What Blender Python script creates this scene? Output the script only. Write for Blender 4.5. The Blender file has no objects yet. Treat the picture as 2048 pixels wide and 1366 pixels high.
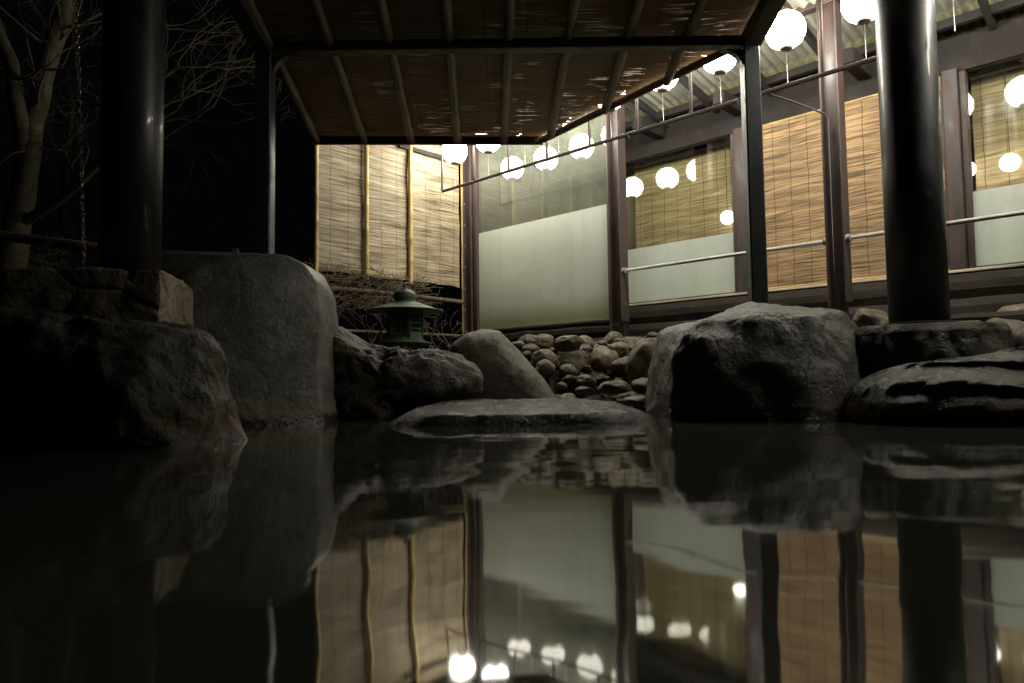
import bpy, math, random
from mathutils import Vector, noise, Matrix
R = random.Random(7)
sc = bpy.context.scene
# ---------------------------------------------------------------- camera, world, exposure
F_PX, PITCH, ROLL, CAM_H = 1400.0, math.atan(82/1400), .0135, .25
cam = bpy.data.cameras.new('camera'); cam.sensor_width = 36; cam.lens = 36*F_PX/2048
cam.clip_start = .05; cam.clip_end = 400
co = bpy.data.objects.new('camera', cam); sc.collection.objects.link(co)
_X = Vector((1,0,0)); _F = Vector((0,math.cos(PITCH),math.sin(PITCH))); _U = Vector((0,-math.sin(PITCH),math.cos(PITCH)))
_r = math.cos(ROLL)*_X - math.sin(ROLL)*_U; _u = math.sin(ROLL)*_X + math.cos(ROLL)*_U
m = Matrix((_r, _u, -_F)).transposed().to_4x4(); m.translation = Vector((0,0,CAM_H)); co.matrix_world = m
sc.camera = co
cam.dof.use_dof=True; cam.dof.focus_distance=7.5; cam.dof.aperture_fstop=2.0
w = bpy.data.worlds.new('World'); sc.world = w; w.use_nodes = True
bg = w.node_tree.nodes['Background']; bg.inputs[0].default_value = (.55,.62,.8,1); bg.inputs[1].default_value = .0016
sc.view_settings.view_transform = 'Standard'; sc.view_settings.look = 'None'; sc.view_settings.exposure = 0; sc.view_settings.gamma = 1
sc.cycles.max_bounces = 8; sc.cycles.transparent_max_bounces = 16; sc.cycles.sample_clamp_indirect = 30
sc.cycles.caustics_reflective = False; sc.cycles.caustics_refractive = False
sc.cycles.use_denoising = True
LAMP = 54.0
# ---------------------------------------------------------------- helpers
EE = Vector((.718,-.696,0)); NN = Vector((.696,.718,0)); WROT = math.atan2(-.696,.718)
def W(s, c, h=0): return EE*s + NN*c + Vector((0,0,h))
def at(px, py, Y):                                    # photo pixel -> point at distance Y
    u = px-1024; v = 683-py
    x = (u*math.cos(ROLL)+v*math.sin(ROLL))/F_PX; y = (-u*math.sin(ROLL)+v*math.cos(ROLL))/F_PX
    d = _F + _X*x + _U*y; k = Y/d.y
    return Vector((d.x*k, Y, d.z*k+CAM_H))
class MB:
    def __init__(s): s.v=[]; s.f=[]; s.sm=[]
    def add(s, vs, fs, smooth=False):
        o=len(s.v); s.v += [Vector(p) for p in vs]; s.f += [tuple(i+o for i in f) for f in fs]; s.sm += [smooth]*len(fs); return s
    def box(s, x0,x1,y0,y1,z0,z1):
        return s.add([(x,y,z) for x in (x0,x1) for y in (y0,y1) for z in (z0,z1)],
                     [(0,1,3,2),(4,6,7,5),(0,4,5,1),(2,3,7,6),(0,2,6,4),(1,5,7,3)])
    def bevbox(s, x0,x1,y0,y1,z0,z1,b=.01):
        # box with chamfered long edges
        vs=[];
        for (z,k) in ((z0,b),(z0+b,0),(z1-b,0),(z1,b)):
            for (x,y) in ((x0+b+k,y0+k),(x1-b-k,y0+k),(x1-k,y0+b+k),(x1-k,y1-b-k),(x1-b-k,y1-k),(x0+b+k,y1-k),(x0+k,y1-b-k),(x0+k,y0+b+k)):
                vs.append((x,y,z))
        fs=[tuple(range(7,-1,-1)), tuple(range(24,32))]
        for l in range(3):
            for i in range(8):
                a=l*8+i; b2=l*8+(i+1)%8; fs.append((a,b2,b2+8,a+8))
        return s.add(vs,fs)
    def tube(s, pts, rad, n=8, smooth=True, cap=True):
        pts=[Vector(p) for p in pts]; N=len(pts)
        if not hasattr(rad,'__len__'): rad=[rad]*N
        vs=[]; ref=None
        for i,p in enumerate(pts):
            t=(pts[min(i+1,N-1)]-pts[max(i-1,0)]).normalized()
            if ref is None: ref=Vector((0,0,1)) if abs(t.z)<.9 else Vector((1,0,0))
            a=t.cross(ref).normalized(); b=t.cross(a).normalized(); ref=-b if False else ref
            for k in range(n):
                q=2*math.pi*k/n; vs.append(p+(a*math.cos(q)+b*math.sin(q))*rad[i])
        fs=[(i*n+k,i*n+(k+1)%n,(i+1)*n+(k+1)%n,(i+1)*n+k) for i in range(N-1) for k in range(n)]
        if cap: fs+= [tuple(range(n)), tuple(range((N-1)*n+n-1,(N-1)*n-1,-1))]
        return s.add(vs,fs,smooth)
    def lathe(s, prof, cx=0, cy=0, n=32, smooth=True):
        vs=[(cx+r*math.cos(2*math.pi*k/n),cy+r*math.sin(2*math.pi*k/n),z) for r,z in prof for k in range(n)]
        fs=[(i*n+k,i*n+(k+1)%n,(i+1)*n+(k+1)%n,(i+1)*n+k) for i in range(len(prof)-1) for k in range(n)]
        if prof[0][0]>1e-4: fs.append(tuple(range(n-1,-1,-1)))
        if prof[-1][0]>1e-4: fs.append(tuple(range((len(prof)-1)*n,len(prof)*n)))
        return s.add(vs,fs,smooth)
    def beam(s, p, q, w, h):                           # rectangular bar between two points
        p=Vector(p); q=Vector(q); t=(q-p).normalized(); up=Vector((0,0,1)) if abs(t.z)<.95 else Vector((0,1,0))
        a=t.cross(up).normalized()*w/2; b=a.cross(t).normalized()*h/2
        vs=[e+i*a+j*b for e in (p,q) for i,j in ((-1,-1),(1,-1),(1,1),(-1,1))]
        return s.add(vs,[(0,1,2,3),(7,6,5,4),(0,4,5,1),(1,5,6,2),(2,6,7,3),(3,7,4,0)])
def mesh(name, mb, mat, off=Vector()):
    me=bpy.data.meshes.new(name); me.from_pydata([p-off for p in mb.v],[],mb.f)
    me.polygons.foreach_set('use_smooth', mb.sm); me.update(); me.materials.append(mat); return me
ORG = {}
def thing(name, label, cat, org=(0,0,0), frame='G', group=None, kind=None):
    o=bpy.data.objects.new(name,None); sc.collection.objects.link(o); org=Vector(org)
    o.empty_display_size=.1
    if frame=='W': o.location=W(*org); o.rotation_euler=(0,0,WROT)
    else: o.location=org
    ORG[o]=org; o['label']=label; o['category']=cat
    if group: o['group']=group
    return o
def part(name, mb, mat, parent, label=None):
    off=ORG[parent]; o=bpy.data.objects.new(name,mesh(name,mb,mat,off)); sc.collection.objects.link(o); o.parent=parent; ORG[o]=off
    if label: o['label']=label
    return o
def single(name, label, cat, mb, mat, org=(0,0,0), frame='G', group=None, kind=None):
    org=Vector(org); o=bpy.data.objects.new(name,mesh(name,mb,mat,org)); sc.collection.objects.link(o)
    if frame=='W': o.location=W(*org); o.rotation_euler=(0,0,WROT)
    else: o.location=org
    ORG[o]=org
    if kind: o['kind']=kind
    if label: o['label']=label
    if cat: o['category']=cat
    if group: o['group']=group
    return o
def dup(root, loc, label=None):
    r=root.copy(); sc.collection.objects.link(r); r.location=loc
    if label: r['label']=label
    for ch in list(root.children):
        c=ch.copy(); sc.collection.objects.link(c); c.parent=r
        for g in list(ch.children):
            d=g.copy(); sc.collection.objects.link(d); d.parent=c
    return r
# ---------------------------------------------------------------- materials
class NT:
    def __init__(s, name):
        s.m=bpy.data.materials.new(name); s.m.use_nodes=True; s.t=s.m.node_tree; s.t.nodes.clear()
        s.out=s.n('ShaderNodeOutputMaterial')
    def n(s, typ, **k):
        x=s.t.nodes.new(typ)
        for a,b in k.items(): setattr(x,a,b)
        return x
    def l(s, a, b): s.t.links.new(a,b)
    def math(s, op, a, b=None, c=None):
        x=s.n('ShaderNodeMath',operation=op)
        for i,v in enumerate((a,b,c)):
            if v is None: continue
            if isinstance(v,(int,float)): x.inputs[i].default_value=v
            else: s.l(v,x.inputs[i])
        return x.outputs[0]
    def coord(s, scale=(1,1,1), obj=True):
        t=s.n('ShaderNodeTexCoord'); mp=s.n('ShaderNodeMapping'); mp.inputs['Scale'].default_value=scale
        s.l(t.outputs['Object'],mp.inputs[0]); return mp.outputs[0]
    def noise(s, vec, scale, detail=4, rough=.55, dist=0):
        x=s.n('ShaderNodeTexNoise'); x.inputs['Scale'].default_value=scale; x.inputs['Detail'].default_value=detail
        x.inputs['Roughness'].default_value=rough; x.inputs['Distortion'].default_value=dist; s.l(vec,x.inputs['Vector']); return x.outputs['Fac']
    def ramp(s, fac, stops):
        x=s.n('ShaderNodeValToRGB'); e=x.color_ramp.elements
        while len(e)<len(stops): e.new(.5)
        for i,(p,c) in enumerate(stops):
            e[i].position=p; e[i].color=(c,c,c,1) if isinstance(c,(int,float)) else (*c,1)
        s.l(fac,x.inputs[0]); return x.outputs[0]
    def mix(s, fac, a, b, blend='MIX'):
        x=s.n('ShaderNodeMix',data_type='RGBA',blend_type=blend)
        for i,v in ((0,fac),(6,a),(7,b)):
            if isinstance(v,(int,float)): x.inputs[i].default_value=v
            elif isinstance(v,tuple): x.inputs[i].default_value=(*v,1)
            else: s.l(v,x.inputs[i])
        return x.outputs[2]
    def bump(s, h, strength, dist, prev=None):
        x=s.n('ShaderNodeBump'); x.inputs['Strength'].default_value=strength; x.inputs['Distance'].default_value=dist
        s.l(h,x.inputs['Height'])
        if prev is not None: s.l(prev,x.inputs['Normal'])
        return x.outputs[0]
    def pbsdf(s, col, rough=.5, normal=None, metal=0, coat=0, spec=.5, coatr=.05):
        p=s.n('ShaderNodeBsdfPrincipled')
        for k,v in (('Base Color',col),('Roughness',rough)):
            if isinstance(v,(int,float)): p.inputs[k].default_value=v
            elif isinstance(v,tuple): p.inputs[k].default_value=(*v,1)
            else: s.l(v,p.inputs[k])
        p.inputs['Metallic'].default_value=metal; p.inputs['Coat Weight'].default_value=coat; p.inputs['Coat Roughness'].default_value=coatr
        p.inputs['Specular IOR Level'].default_value=spec
        if normal is not None: s.l(normal,p.inputs['Normal'])
        return p.outputs[0]
    def mixs(s, fac, a, b):
        x=s.n('ShaderNodeMixShader')
        if isinstance(fac,(int,float)): x.inputs[0].default_value=fac
        else: s.l(fac,x.inputs[0])
        s.l(a,x.inputs[1]); s.l(b,x.inputs[2]); return x.outputs[0]
    def done(s, sh): s.l(sh,s.out.inputs[0]); return s.m
def rock_mat(name, a, b, c, scale=3, rough=(.45,.8), bump=.5, pits=True, moss=None, wetline=True):
    t=NT(name); v=t.coord()
    big=t.noise(v,scale,6,.6,.4); fine=t.noise(v,scale*14,5,.7); sp=t.noise(v,scale*45,3,.7)
    col=t.ramp(big,[(.3,a),(.5,b),(.72,c)])
    col=t.mix(t.ramp(fine,[(.35,.0),(.65,.75)]),col,tuple(x*.45 for x in b))
    col=t.mix(t.ramp(sp,[(.56,0),(.66,.6)]),col,tuple(min(1,x*1.7) for x in c))
    if moss:
        mn=t.noise(v,scale*.8,5,.65,1.2); col=t.mix(t.ramp(mn,[(.48,0),(.62,.8)]),col,moss)
    mo=t.noise(v,scale*5.5,4,.6,.6); col=t.mix(t.ramp(mo,[(.42,0),(.60,.5)]),col,tuple(x*.5 for x in a))
    st=t.noise(v,.9*scale,6,.7,2.); col=t.mix(t.ramp(st,[(.52,0),(.66,.55)]),col,tuple(x*.35 for x in a))
    li=t.noise(v,scale*3.1,6,.75,1.); col=t.mix(t.ramp(li,[(.60,0),(.68,.5)]),col,(.20,.19,.15))
    vc=t.n('ShaderNodeTexVoronoi',feature='DISTANCE_TO_EDGE'); vc.inputs['Scale'].default_value=scale*.55
    wv=t.n('ShaderNodeVectorMath',operation='ADD'); nn=t.n('ShaderNodeTexNoise'); nn.inputs['Scale'].default_value=scale*1.5; nn.inputs['Detail'].default_value=5; t.l(v,nn.inputs['Vector']); t.l(nn.outputs['Color'],wv.inputs[0]); t.l(v,wv.inputs[1]); t.l(wv.outputs[0],vc.inputs['Vector'])
    crack=t.ramp(vc.outputs['Distance'],[(0,0),(.018,1)])
    col=t.mix(t.math('MULTIPLY',t.math('SUBTRACT',1.,crack),.6 if pits else .15),col,(.01,.009,.007))
    sz=t.n('ShaderNodeSeparateXYZ'); t.l(v,sz.inputs[0]); hz=t.math('ADD',sz.outputs[2],t.math('MULTIPLY',t.math('SUBTRACT',big,.5),.16))
    wet=t.ramp(hz,[(.035,1),(.075,0)]) if wetline else None
    if wetline:
        crust=t.math('MULTIPLY',t.ramp(hz,[(.05,0),(.075,1)]),t.ramp(hz,[(.09,.6),(.16,0)])); col=t.mix(crust,col,(.17,.115,.06)); col=t.mix(t.math('MULTIPLY',wet,.7),col,(.02,.015,.01))
    rg=t.ramp(t.noise(v,scale*2.3,4),[(.35,rough[0]),(.65,rough[1])])
    if wetline: rg=t.mix(wet,rg,(.12,.12,.12))
    nb=t.bump(fine,bump,.02); nb=t.bump(sp,bump*.7,.006,nb); nb=t.bump(crack,.5 if pits else .15,.012,nb)
    if pits:
        vo=t.n('ShaderNodeTexVoronoi'); vo.inputs['Scale'].default_value=scale*9; t.l(v,vo.inputs['Vector'])
        nb=t.bump(t.ramp(vo.outputs['Distance'],[(.0,0.),(.35,1.)]),bump*.35,.012,nb)
    return t.done(t.pbsdf(col,rg,nb))
def paint_mat(name, col, rough=.25, wear=.15, rust=(.12,.05,.02), coat=0):
    t=NT(name); v=t.coord((1,1,.35)); n1=t.noise(v,9,5,.65); n2=t.noise(v,60,3)
    c=t.mix(t.ramp(n1,[(.45,0),(.75,wear)]),col,rust)
    c=t.mix(t.ramp(n2,[(.4,0),(.7,.25)]),c,tuple(x*.5 for x in col))
    fl=t.ramp(t.noise(t.coord((1,1,.6)),4.2,8,.75,.8),[(.575,0),(.60,1)])
    c=t.mix(t.math('MULTIPLY',fl,.55),c,tuple(.5*x+.5*y for x,y in zip(col,rust)))
    r_=t.math('MAXIMUM',t.ramp(n1,[(.3,rough),(.7,min(1,rough*2.2))]),t.math('MULTIPLY',fl,.7))
    nb=t.bump(fl,-.35,.003,t.bump(n2,.12,.002)); nb=t.bump(t.noise(t.coord((1,1,.3)),3,3),.25,.01,nb)
    return t.done(t.pbsdf(c,r_,nb,coat=coat))
def wood_mat(name, a, b, axis=0, scale=5, rough=.6, moss=None):
    t=NT(name); sc3=[scale*6]*3; sc3[axis]=scale*.5; v=t.coord(tuple(sc3)); g=t.noise(v,1,6,.65,.6)
    v2=t.coord(); big=t.noise(v2,2.5,4)
    col=t.mix(t.ramp(g,[(.3,0),(.7,1)]),a,b); col=t.mix(t.ramp(big,[(.4,0),(.65,.6)]),col,tuple(x*.4 for x in a))
    if moss: col=t.mix(t.ramp(t.noise(v2,6,5,.7),[(.58,0),(.66,.9)]),col,moss)
    return t.done(t.pbsdf(col,rough,t.bump(g,.6,.01)))
def blind_mat(name, dark, light, hor=0, ver=2, gap=.70, trans=.15, rough=.55, stitch=.15, contrast=1.):
    """woven reeds: hor = axis along the reeds, ver = axis they are stacked on"""
    t=NT(name); tc=t.n('ShaderNodeTexCoord'); sp=t.n('ShaderNodeSeparateXYZ'); t.l(tc.outputs['Object'],sp.inputs[0])
    x=sp.outputs[hor]; z=sp.outputs[ver]
    def vec(a,b):
        c=t.n('ShaderNodeCombineXYZ'); t.l(a,c.inputs[0]); t.l(b,c.inputs[1]); return c.outputs[0]
    sag=t.noise(vec(t.math('MULTIPLY',x,.8),t.math('MULTIPLY',z,2.0)),1.0,3,.5)
    zz=t.math('ADD',z,t.math('MULTIPLY',sag,.10))
    reed=t.noise(vec(t.math('MULTIPLY',x,2.6),t.math('MULTIPLY',zz,120)),1,3,.7)
    band=t.noise(vec(t.math('MULTIPLY',x,1.6),t.math('MULTIPLY',zz,42)),1,3,.6)
    broad=t.noise(vec(t.math('MULTIPLY',x,1.1),t.math('MULTIPLY',zz,7)),1,3,.6)
    f=t.math('ADD',t.math('MULTIPLY',reed,.55),t.math('MULTIPLY',band,.45))
    k=.16/contrast
    col=t.mix(t.ramp(f,[(.5-k,0),(.5+k,1)]),dark,light)
    col=t.mix(t.ramp(broad,[(.45,0),(.75,.45)]),col,tuple(q*.55 for q in dark))
    wob=t.math('MULTIPLY',t.noise(vec(x,t.math('MULTIPLY',z,3)),2,2),.03)
    st=t.math('ABSOLUTE',t.math('SUBTRACT',t.math('FRACT',t.math('DIVIDE',t.math('ADD',x,wob),stitch)),.5))
    stm=t.math('LESS_THAN',st,.022/stitch*.15)
    col=t.mix(t.math('MULTIPLY',stm,.75),col,tuple(q*.25 for q in dark))
    n=t.bump(f,.8,.012)
    p=t.pbsdf(col,rough,n,spec=.4)
    tr=t.n('ShaderNodeBsdfTranslucent'); t.l(col,tr.inputs[0]); sh=t.mixs(trans,p,tr.outputs[0])
    gp=t.noise(vec(t.math('MULTIPLY',x,3.2),t.math('MULTIPLY',zz,105)),1,2,.5)
    gate=t.noise(vec(t.math('MULTIPLY',x,2.2),t.math('MULTIPLY',z,2.6)),1,2,.5)
    g=t.math('GREATER_THAN',t.math('ADD',gp,t.math('MULTIPLY',t.math('SUBTRACT',gate,.5),.5)),gap)
    g=t.math('MULTIPLY',g,t.math('SUBTRACT',1.0,stm))
    tp=t.n('ShaderNodeBsdfTransparent')
    return t.done(t.mixs(g,sh,tp.outputs[0]))
def glass_mat(name, grime=0., gcol=(.3,.28,.2), k=1.6):
    t=NT(name); fr=t.n('ShaderNodeFresnel'); fr.inputs[0].default_value=1.52
    gl=t.n('ShaderNodeBsdfGlossy'); gl.inputs['Roughness'].default_value=.03; gl.inputs[0].default_value=(1,1,1,1)
    v=t.coord(); nb=t.bump(t.noise(v,1.3,2),.06,.05); t.l(nb,gl.inputs['Normal'])
    tr=t.n('ShaderNodeBsdfTransparent'); tr.inputs[0].default_value=(.93,.95,.92,1)
    base=tr.outputs[0]
    if grime:
        df=t.n('ShaderNodeBsdfDiffuse'); gn=t.noise(v,2.6,7,.65,.4); v2=t.coord((5,5,.5)); st=t.noise(v2,3,4)
        t.l(t.mix(gn,tuple(q*.6 for q in gcol),gcol),df.inputs[0])
        fac=t.math('MULTIPLY',t.math('ADD',gn,t.math('MULTIPLY',st,.6)),grime)
        base=t.mixs(fac,base,df.outputs[0])
    ge=t.n('ShaderNodeNewGeometry')
    f=t.math('MULTIPLY',t.math('MINIMUM',t.math('MULTIPLY',fr.outputs[0],k),1.),t.math('SUBTRACT',1.,ge.outputs['Backfacing']))
    return t.done(t.mixs(f,base,gl.outputs[0]))
M={}
M['teal']=paint_mat('teal_steel_paint',(.006,.014,.016),.30,.3,coat=.2)
M['slate']=paint_mat('blue_grey_post_paint',(.04,.058,.066),.32,.3)
M['maroon']=paint_mat('maroon_steel_paint',(.038,.029,.029),.35,.5)
M['header']=paint_mat('header_steel_paint',(.011,.009,.009),.75,.25,(.06,.035,.02))
M['pipe']=paint_mat('galvanised_pipe',(.5,.5,.48),.35,.2)
M['darkwood']=wood_mat('wet_dark_timber',(.009,.006,.004),(.026,.017,.010),0,5,.85,moss=(.06,.045,.024))
M['fasciawood']=wood_mat('fascia_timber',(.05,.035,.02),(.09,.06,.035),0,4,.6)
M['greybeam']=paint_mat('canopy_steel_paint',(.032,.042,.04),.35,.3)
M['rafter']=wood_mat('bamboo_rafter',(.21,.165,.10),(.31,.25,.16),1,3,.5)
M['sill']=wood_mat('pale_sill',(.4,.34,.24),(.55,.48,.36),0,4,.5)
M['screen']=blind_mat('reed_screen',(.10,.072,.042),(.64,.54,.36),hor=1,ver=2,gap=.86,trans=.1,contrast=1.6,stitch=.22)
M['ceil']=blind_mat('reed_ceiling',(.11,.068,.038),(.31,.20,.11),hor=0,ver=1,gap=.685,trans=.12,stitch=.33)
M['blind_orange']=blind_mat('golden_reed_blind',(.07,.042,.02),(.50,.33,.16),hor=0,ver=2,gap=.79,trans=.1,contrast=1.8,stitch=.17)
M['blind_olive']=blind_mat('olive_reed_blind',(.22,.155,.075),(.66,.51,.29),hor=0,ver=2,gap=.84,trans=.1,contrast=1.6,stitch=.17)
M['glass']=glass_mat('window_glass',k=2.6)
M['dirty']=glass_mat('clouded_glass',.34,(.25,.265,.215),1.5)
def frost():
    t=NT('frosted_film'); v=t.coord(); n=t.noise(v,.9,4); sp=t.n('ShaderNodeSeparateXYZ'); t.l(v,sp.inputs[0])
    c=t.mix(t.ramp(n,[(.35,0),(.7,1)]),(.41,.455,.40),(.50,.55,.48))
    # algae stain creeping up from the bottom edge of the pane
    vs_=t.coord((9,9,.5)); smr=t.noise(vs_,1,5,.6); c=t.mix(t.ramp(smr,[(.45,0),(.75,.35)]),c,(.34,.36,.29))
    bl=t.noise(v,3.5,7,.7,.6); c=t.mix(t.ramp(bl,[(.55,0),(.75,.3)]),c,(.30,.31,.24))
    edge=t.math('ADD',sp.outputs[2],t.math('MULTIPLY',t.noise(v,3,4),-.12))
    c=t.mix(t.ramp(edge,[(0,.75),(.22,0)]),c,(.20,.20,.06))
    return t.done(t.pbsdf(c,.5,coat=1,coatr=.03))
M['frost']=frost()
def poly(name,col,rough=.4,trans=.4):
    t=NT(name); v=t.coord((1,1,1)); n=t.noise(v,2.2,6,.65); v2=t.coord((14,1.2,1)); n2=t.noise(v2,1,4)
    c=t.mix(t.ramp(n,[(.4,0),(.75,.6)]),col,tuple(q*.45 for q in col)); c=t.mix(t.ramp(n2,[(.5,0),(.7,.35)]),c,tuple(q*.35 for q in col))
    tr=t.n('ShaderNodeBsdfTranslucent'); t.l(c,tr.inputs[0])
    return t.done(t.mixs(trans,t.pbsdf(c,rough),tr.outputs[0]))
M['frp']=poly('yellowed_plastic_sheet',(.52,.52,.32),.4,.2)
M['tin']=poly('grey_corrugated_sheet',(.30,.30,.25),.5,.05)
M['film']=poly('canopy_plastic_sheet',(.36,.34,.29),.5,.4)
M['bamboo']=wood_mat('yellow_bamboo',(.50,.36,.12),(.68,.52,.22),2,3,.35)
M['twig']=wood_mat('twig_bark',(.10,.07,.045),(.17,.12,.075),2,6,.8)
M['brush']=wood_mat('brushwood',(.12,.085,.05),(.20,.15,.09),2,6,.8)
M['bark']=rock_mat('tree_bark',(.055,.04,.02),(.085,.065,.033),(.11,.085,.045),2.5,(.7,.9),.5,False,moss=(.09,.09,.03),wetline=False)
M['log']=wood_mat('weathered_rail',(.22,.17,.10),(.32,.25,.15),0,4,.8,moss=(.14,.14,.06))
M['patina']=rock_mat('green_patina',(.06,.11,.07),(.095,.165,.105),(.20,.26,.16),7,(.4,.7),.25,False,wetline=False)
M['inner']=paint_mat('dark_interior',(.02,.018,.015),.7,.1)
M['interior']=paint_mat('corridor_back_wall',(.16,.14,.10),.7,.4)
M['boulder']=rock_mat('speckled_grey_granite',(.075,.073,.062),(.115,.112,.097),(.155,.15,.13),1.3,(.45,.75),.45,False)
M['boulder2']=rock_mat('rough_grey_andesite',(.085,.082,.072),(.14,.136,.12),(.20,.193,.17),2.2,(.32,.6),.8,True)
M['brownrock']=rock_mat('pitted_brown_lava',(.05,.04,.03),(.09,.075,.058),(.13,.11,.085),2.5,(.4,.75),1.,True)
M['midrock']=rock_mat('tan_grey_stone',(.11,.10,.078),(.155,.142,.11),(.19,.175,.135),2,(.5,.8),.35,False)
M['wetrock']=rock_mat('wet_black_stone',(.03,.03,.028),(.055,.053,.048),(.09,.085,.078),2.5,(.18,.42),.7,True)
M['slabrock']=rock_mat('dripping_slab_stone',(.018,.018,.017),(.032,.031,.029),(.055,.053,.05),2.5,(.12,.34),.8,True,wetline=False)
M['mossrock']=rock_mat('mossy_brown_stone',(.022,.018,.013),(.04,.034,.024),(.065,.055,.038),2.2,(.45,.8),.9,True,moss=(.07,.075,.03))
M['block']=rock_mat('masonry_stone',(.22,.185,.12),(.30,.255,.17),(.36,.31,.21),3,(.6,.85),.6,False,wetline=False)
def cobble_mat():
    t=NT('river_cobble'); v=t.coord(); oi=t.n('ShaderNodeObjectInfo'); 
    base=t.ramp(oi.outputs['Random'],[(0,(.035,.027,.018)),(.25,(.11,.08,.048)),(.5,(.21,.165,.10)),(.7,(.055,.045,.032)),(1,(.30,.245,.155))])
    n=t.noise(v,2.2,5,.6,.5); c=t.mix(t.ramp(n,[(.38,0),(.62,.85)]),base,(.05,.042,.026)); c=t.mix(t.ramp(t.noise(v,5,6,.7,1.),[(.5,0),(.65,.6)]),c,(.03,.032,.012))
    return t.done(t.pbsdf(c,t.ramp(n,[(.3,.3),(.7,.75)]),t.bump(t.noise(v,14,4),.3,.05)))
M['cobble']=cobble_mat()
def emit(name, col, s):
    t=NT(name); e=t.n('ShaderNodeEmission'); e.inputs[0].default_value=(*col,1); e.inputs[1].default_value=s; return t.done(e.outputs[0])
M['lamp']=emit('glowing_globe',(1,.935,.80),LAMP*1.04)
M['reflection_ball']=emit('reflection_spot_glow',(1,.93,.80),9)  # glow of the added balls that mimic lamp reflections in the panes
M['capmat']=paint_mat('lantern_cap',(.35,.32,.27),.5,.2)
def soil():
    t=NT('dark_soil'); v=t.coord(); n=t.noise(v,4,8,.7); f=t.noise(v,40,4,.7)
    c=t.mix(n,(.018,.014,.009),(.06,.047,.03)); return t.done(t.pbsdf(c,.8,t.bump(f,1,.03)))
M['soil']=soil()
def water():
    t=NT('pool_water'); tc=t.n('ShaderNodeTexCoord'); mp=t.n('ShaderNodeMapping'); mp.inputs['Scale'].default_value=(1,1,1); t.l(tc.outputs['Object'],mp.inputs[0]); v=mp.outputs[0]
    a=t.noise(v,1.1,2,.5,.3); mp2=t.n('ShaderNodeMapping'); mp2.inputs['Scale'].default_value=(2.5,7,1); t.l(tc.outputs['Object'],mp2.inputs[0])
    b=t.noise(mp2.outputs[0],1,2,.5,.5)
    n=t.bump(a,1,.0095); n=t.bump(b,1,.0006,n)
    return t.done(t.pbsdf((.032,.034,.026),.042,n,spec=.5))
M['water']=water()
# ---------------------------------------------------------------- ground and water
def sm(x): x=max(0,min(1,x)); return x*x*(3-2*x)
def gh(x, y):
    c=.696*x+.718*y
    h=max(.62*sm((c-5.05)/.85), .58*sm((y-5.05)/1.6) if x<1.3 else .58*sm((y-5.05)/1.6)*sm((1.9-x)/.6), .62*sm((-2.35-x)/.8)*sm((y-2.2)/1.2))
    far=sm((math.hypot(x,y)-14)/20)
    return -.55+(h/.62)*1.17 + (.04*noise.noise(Vector((x*1.7,y*1.7,0))) + .02*noise.noise(Vector((x*6,y*6,3))))*(1 if h>.1 else .3) + far*.6
def axis(lo, hi, step, far):
    a=[lo+i*step for i in range(int((hi-lo)/step)+1)]; d=step
    while a[-1]<far: d*=1.35; a.append(a[-1]+d)
    d=step
    while a[0]>-far: d*=1.35; a.insert(0,a[0]-d)
    return a
xs=axis(-5,6,.09,120); ys=axis(1.5,10,.09,120); g=MB()
g.add([(x,y,gh(x,y)) for y in ys for x in xs],[(j*len(xs)+i,j*len(xs)+i+1,(j+1)*len(xs)+i+1,(j+1)*len(xs)+i) for j in range(len(ys)-1) for i in range(len(xs)-1)],True)
single('ground','dark soil bank around the hot spring pool',None,g,M['soil'],kind='structure')
wm=MB(); wm.add([(-14,-10,0),(14,-10,0),(14,9,0),(-14,9,0)],[(0,1,2,3)]); single('water','dark still water of the hot spring pool',None,wm,M['water'],kind='structure')
# ---------------------------------------------------------------- covered corridor (wall frame: s along the wall, c away from it, h up)
cor=thing('covered_corridor','long covered corridor with maroon steel posts, glass walls and corrugated roof','building',(-3.5,6.9,.62),'W')
WPIECES=[]
def P(name, f, mat, parent=cor, label=None): mb=MB(); f(mb); return part(name,mb,M[mat],parent,label)
S0,S1=-6.6,6.2
P('header_beam',lambda m:m.bevbox(S0,S1,6.86,7.0,2.87,3.16,.012).box(S0,S1,6.83,6.859,2.84,2.885),'header')
P('sill',lambda m:m.bevbox(-4.9,S1,6.80,6.98,1.118,1.146,.006),'sill')
def rough_timber(m, s0,s1,c0,c1,h0,h1,seed):
    n=90; k=10; vs=[]
    for i in range(n+1):
        s=s0+(s1-s0)*i/n
        for j in range(k):
            a=2*math.pi*j/k+math.pi/k; ca=math.cos(a); sa=math.sin(a); q=max(abs(ca),abs(sa))
            y=(c0+c1)/2+(c1-c0)/2*ca/q; z=(h0+h1)/2+(h1-h0)/2*sa/q
            d=noise.fractal(Vector((s*3+seed,y*5,z*5)),1,2,4)*.007+noise.noise(Vector((s*9,seed,z*12)))*.004
            vs.append((s,y-d,z+d*.8))
    fs=[(i*k+j,i*k+(j+1)%k,(i+1)*k+(j+1)%k,(i+1)*k+j) for i in range(n) for j in range(k)]+[tuple(range(k)),tuple(range((n+1)*k-1,n*k-1,-1))]
    m.add(vs,fs)
P('timber',lambda m:rough_timber(m,-4.85,S1,6.72,6.95,.90,1.10,1),'darkwood',label='dark wet timber just under the window sill')
P('timber',lambda m:rough_timber(m,-4.85,S1,6.58,6.9,.69,.885,5),'darkwood')
P('timber',lambda m:rough_timber(m,-6.55,S1,5.86,6.02,.60,.70,9),'darkwood')
P('timber',lambda m:rough_timber(m,-6.4,-4.2,5.92,6.1,.72,.87,13),'darkwood')
P('floor',lambda m:m.box(S0,S1,6.03,9.0,.50,.66),'darkwood')
P('back_wall',lambda m:m.box(S0,S1,8.4,8.5,.66,3.2),'interior')
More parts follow.
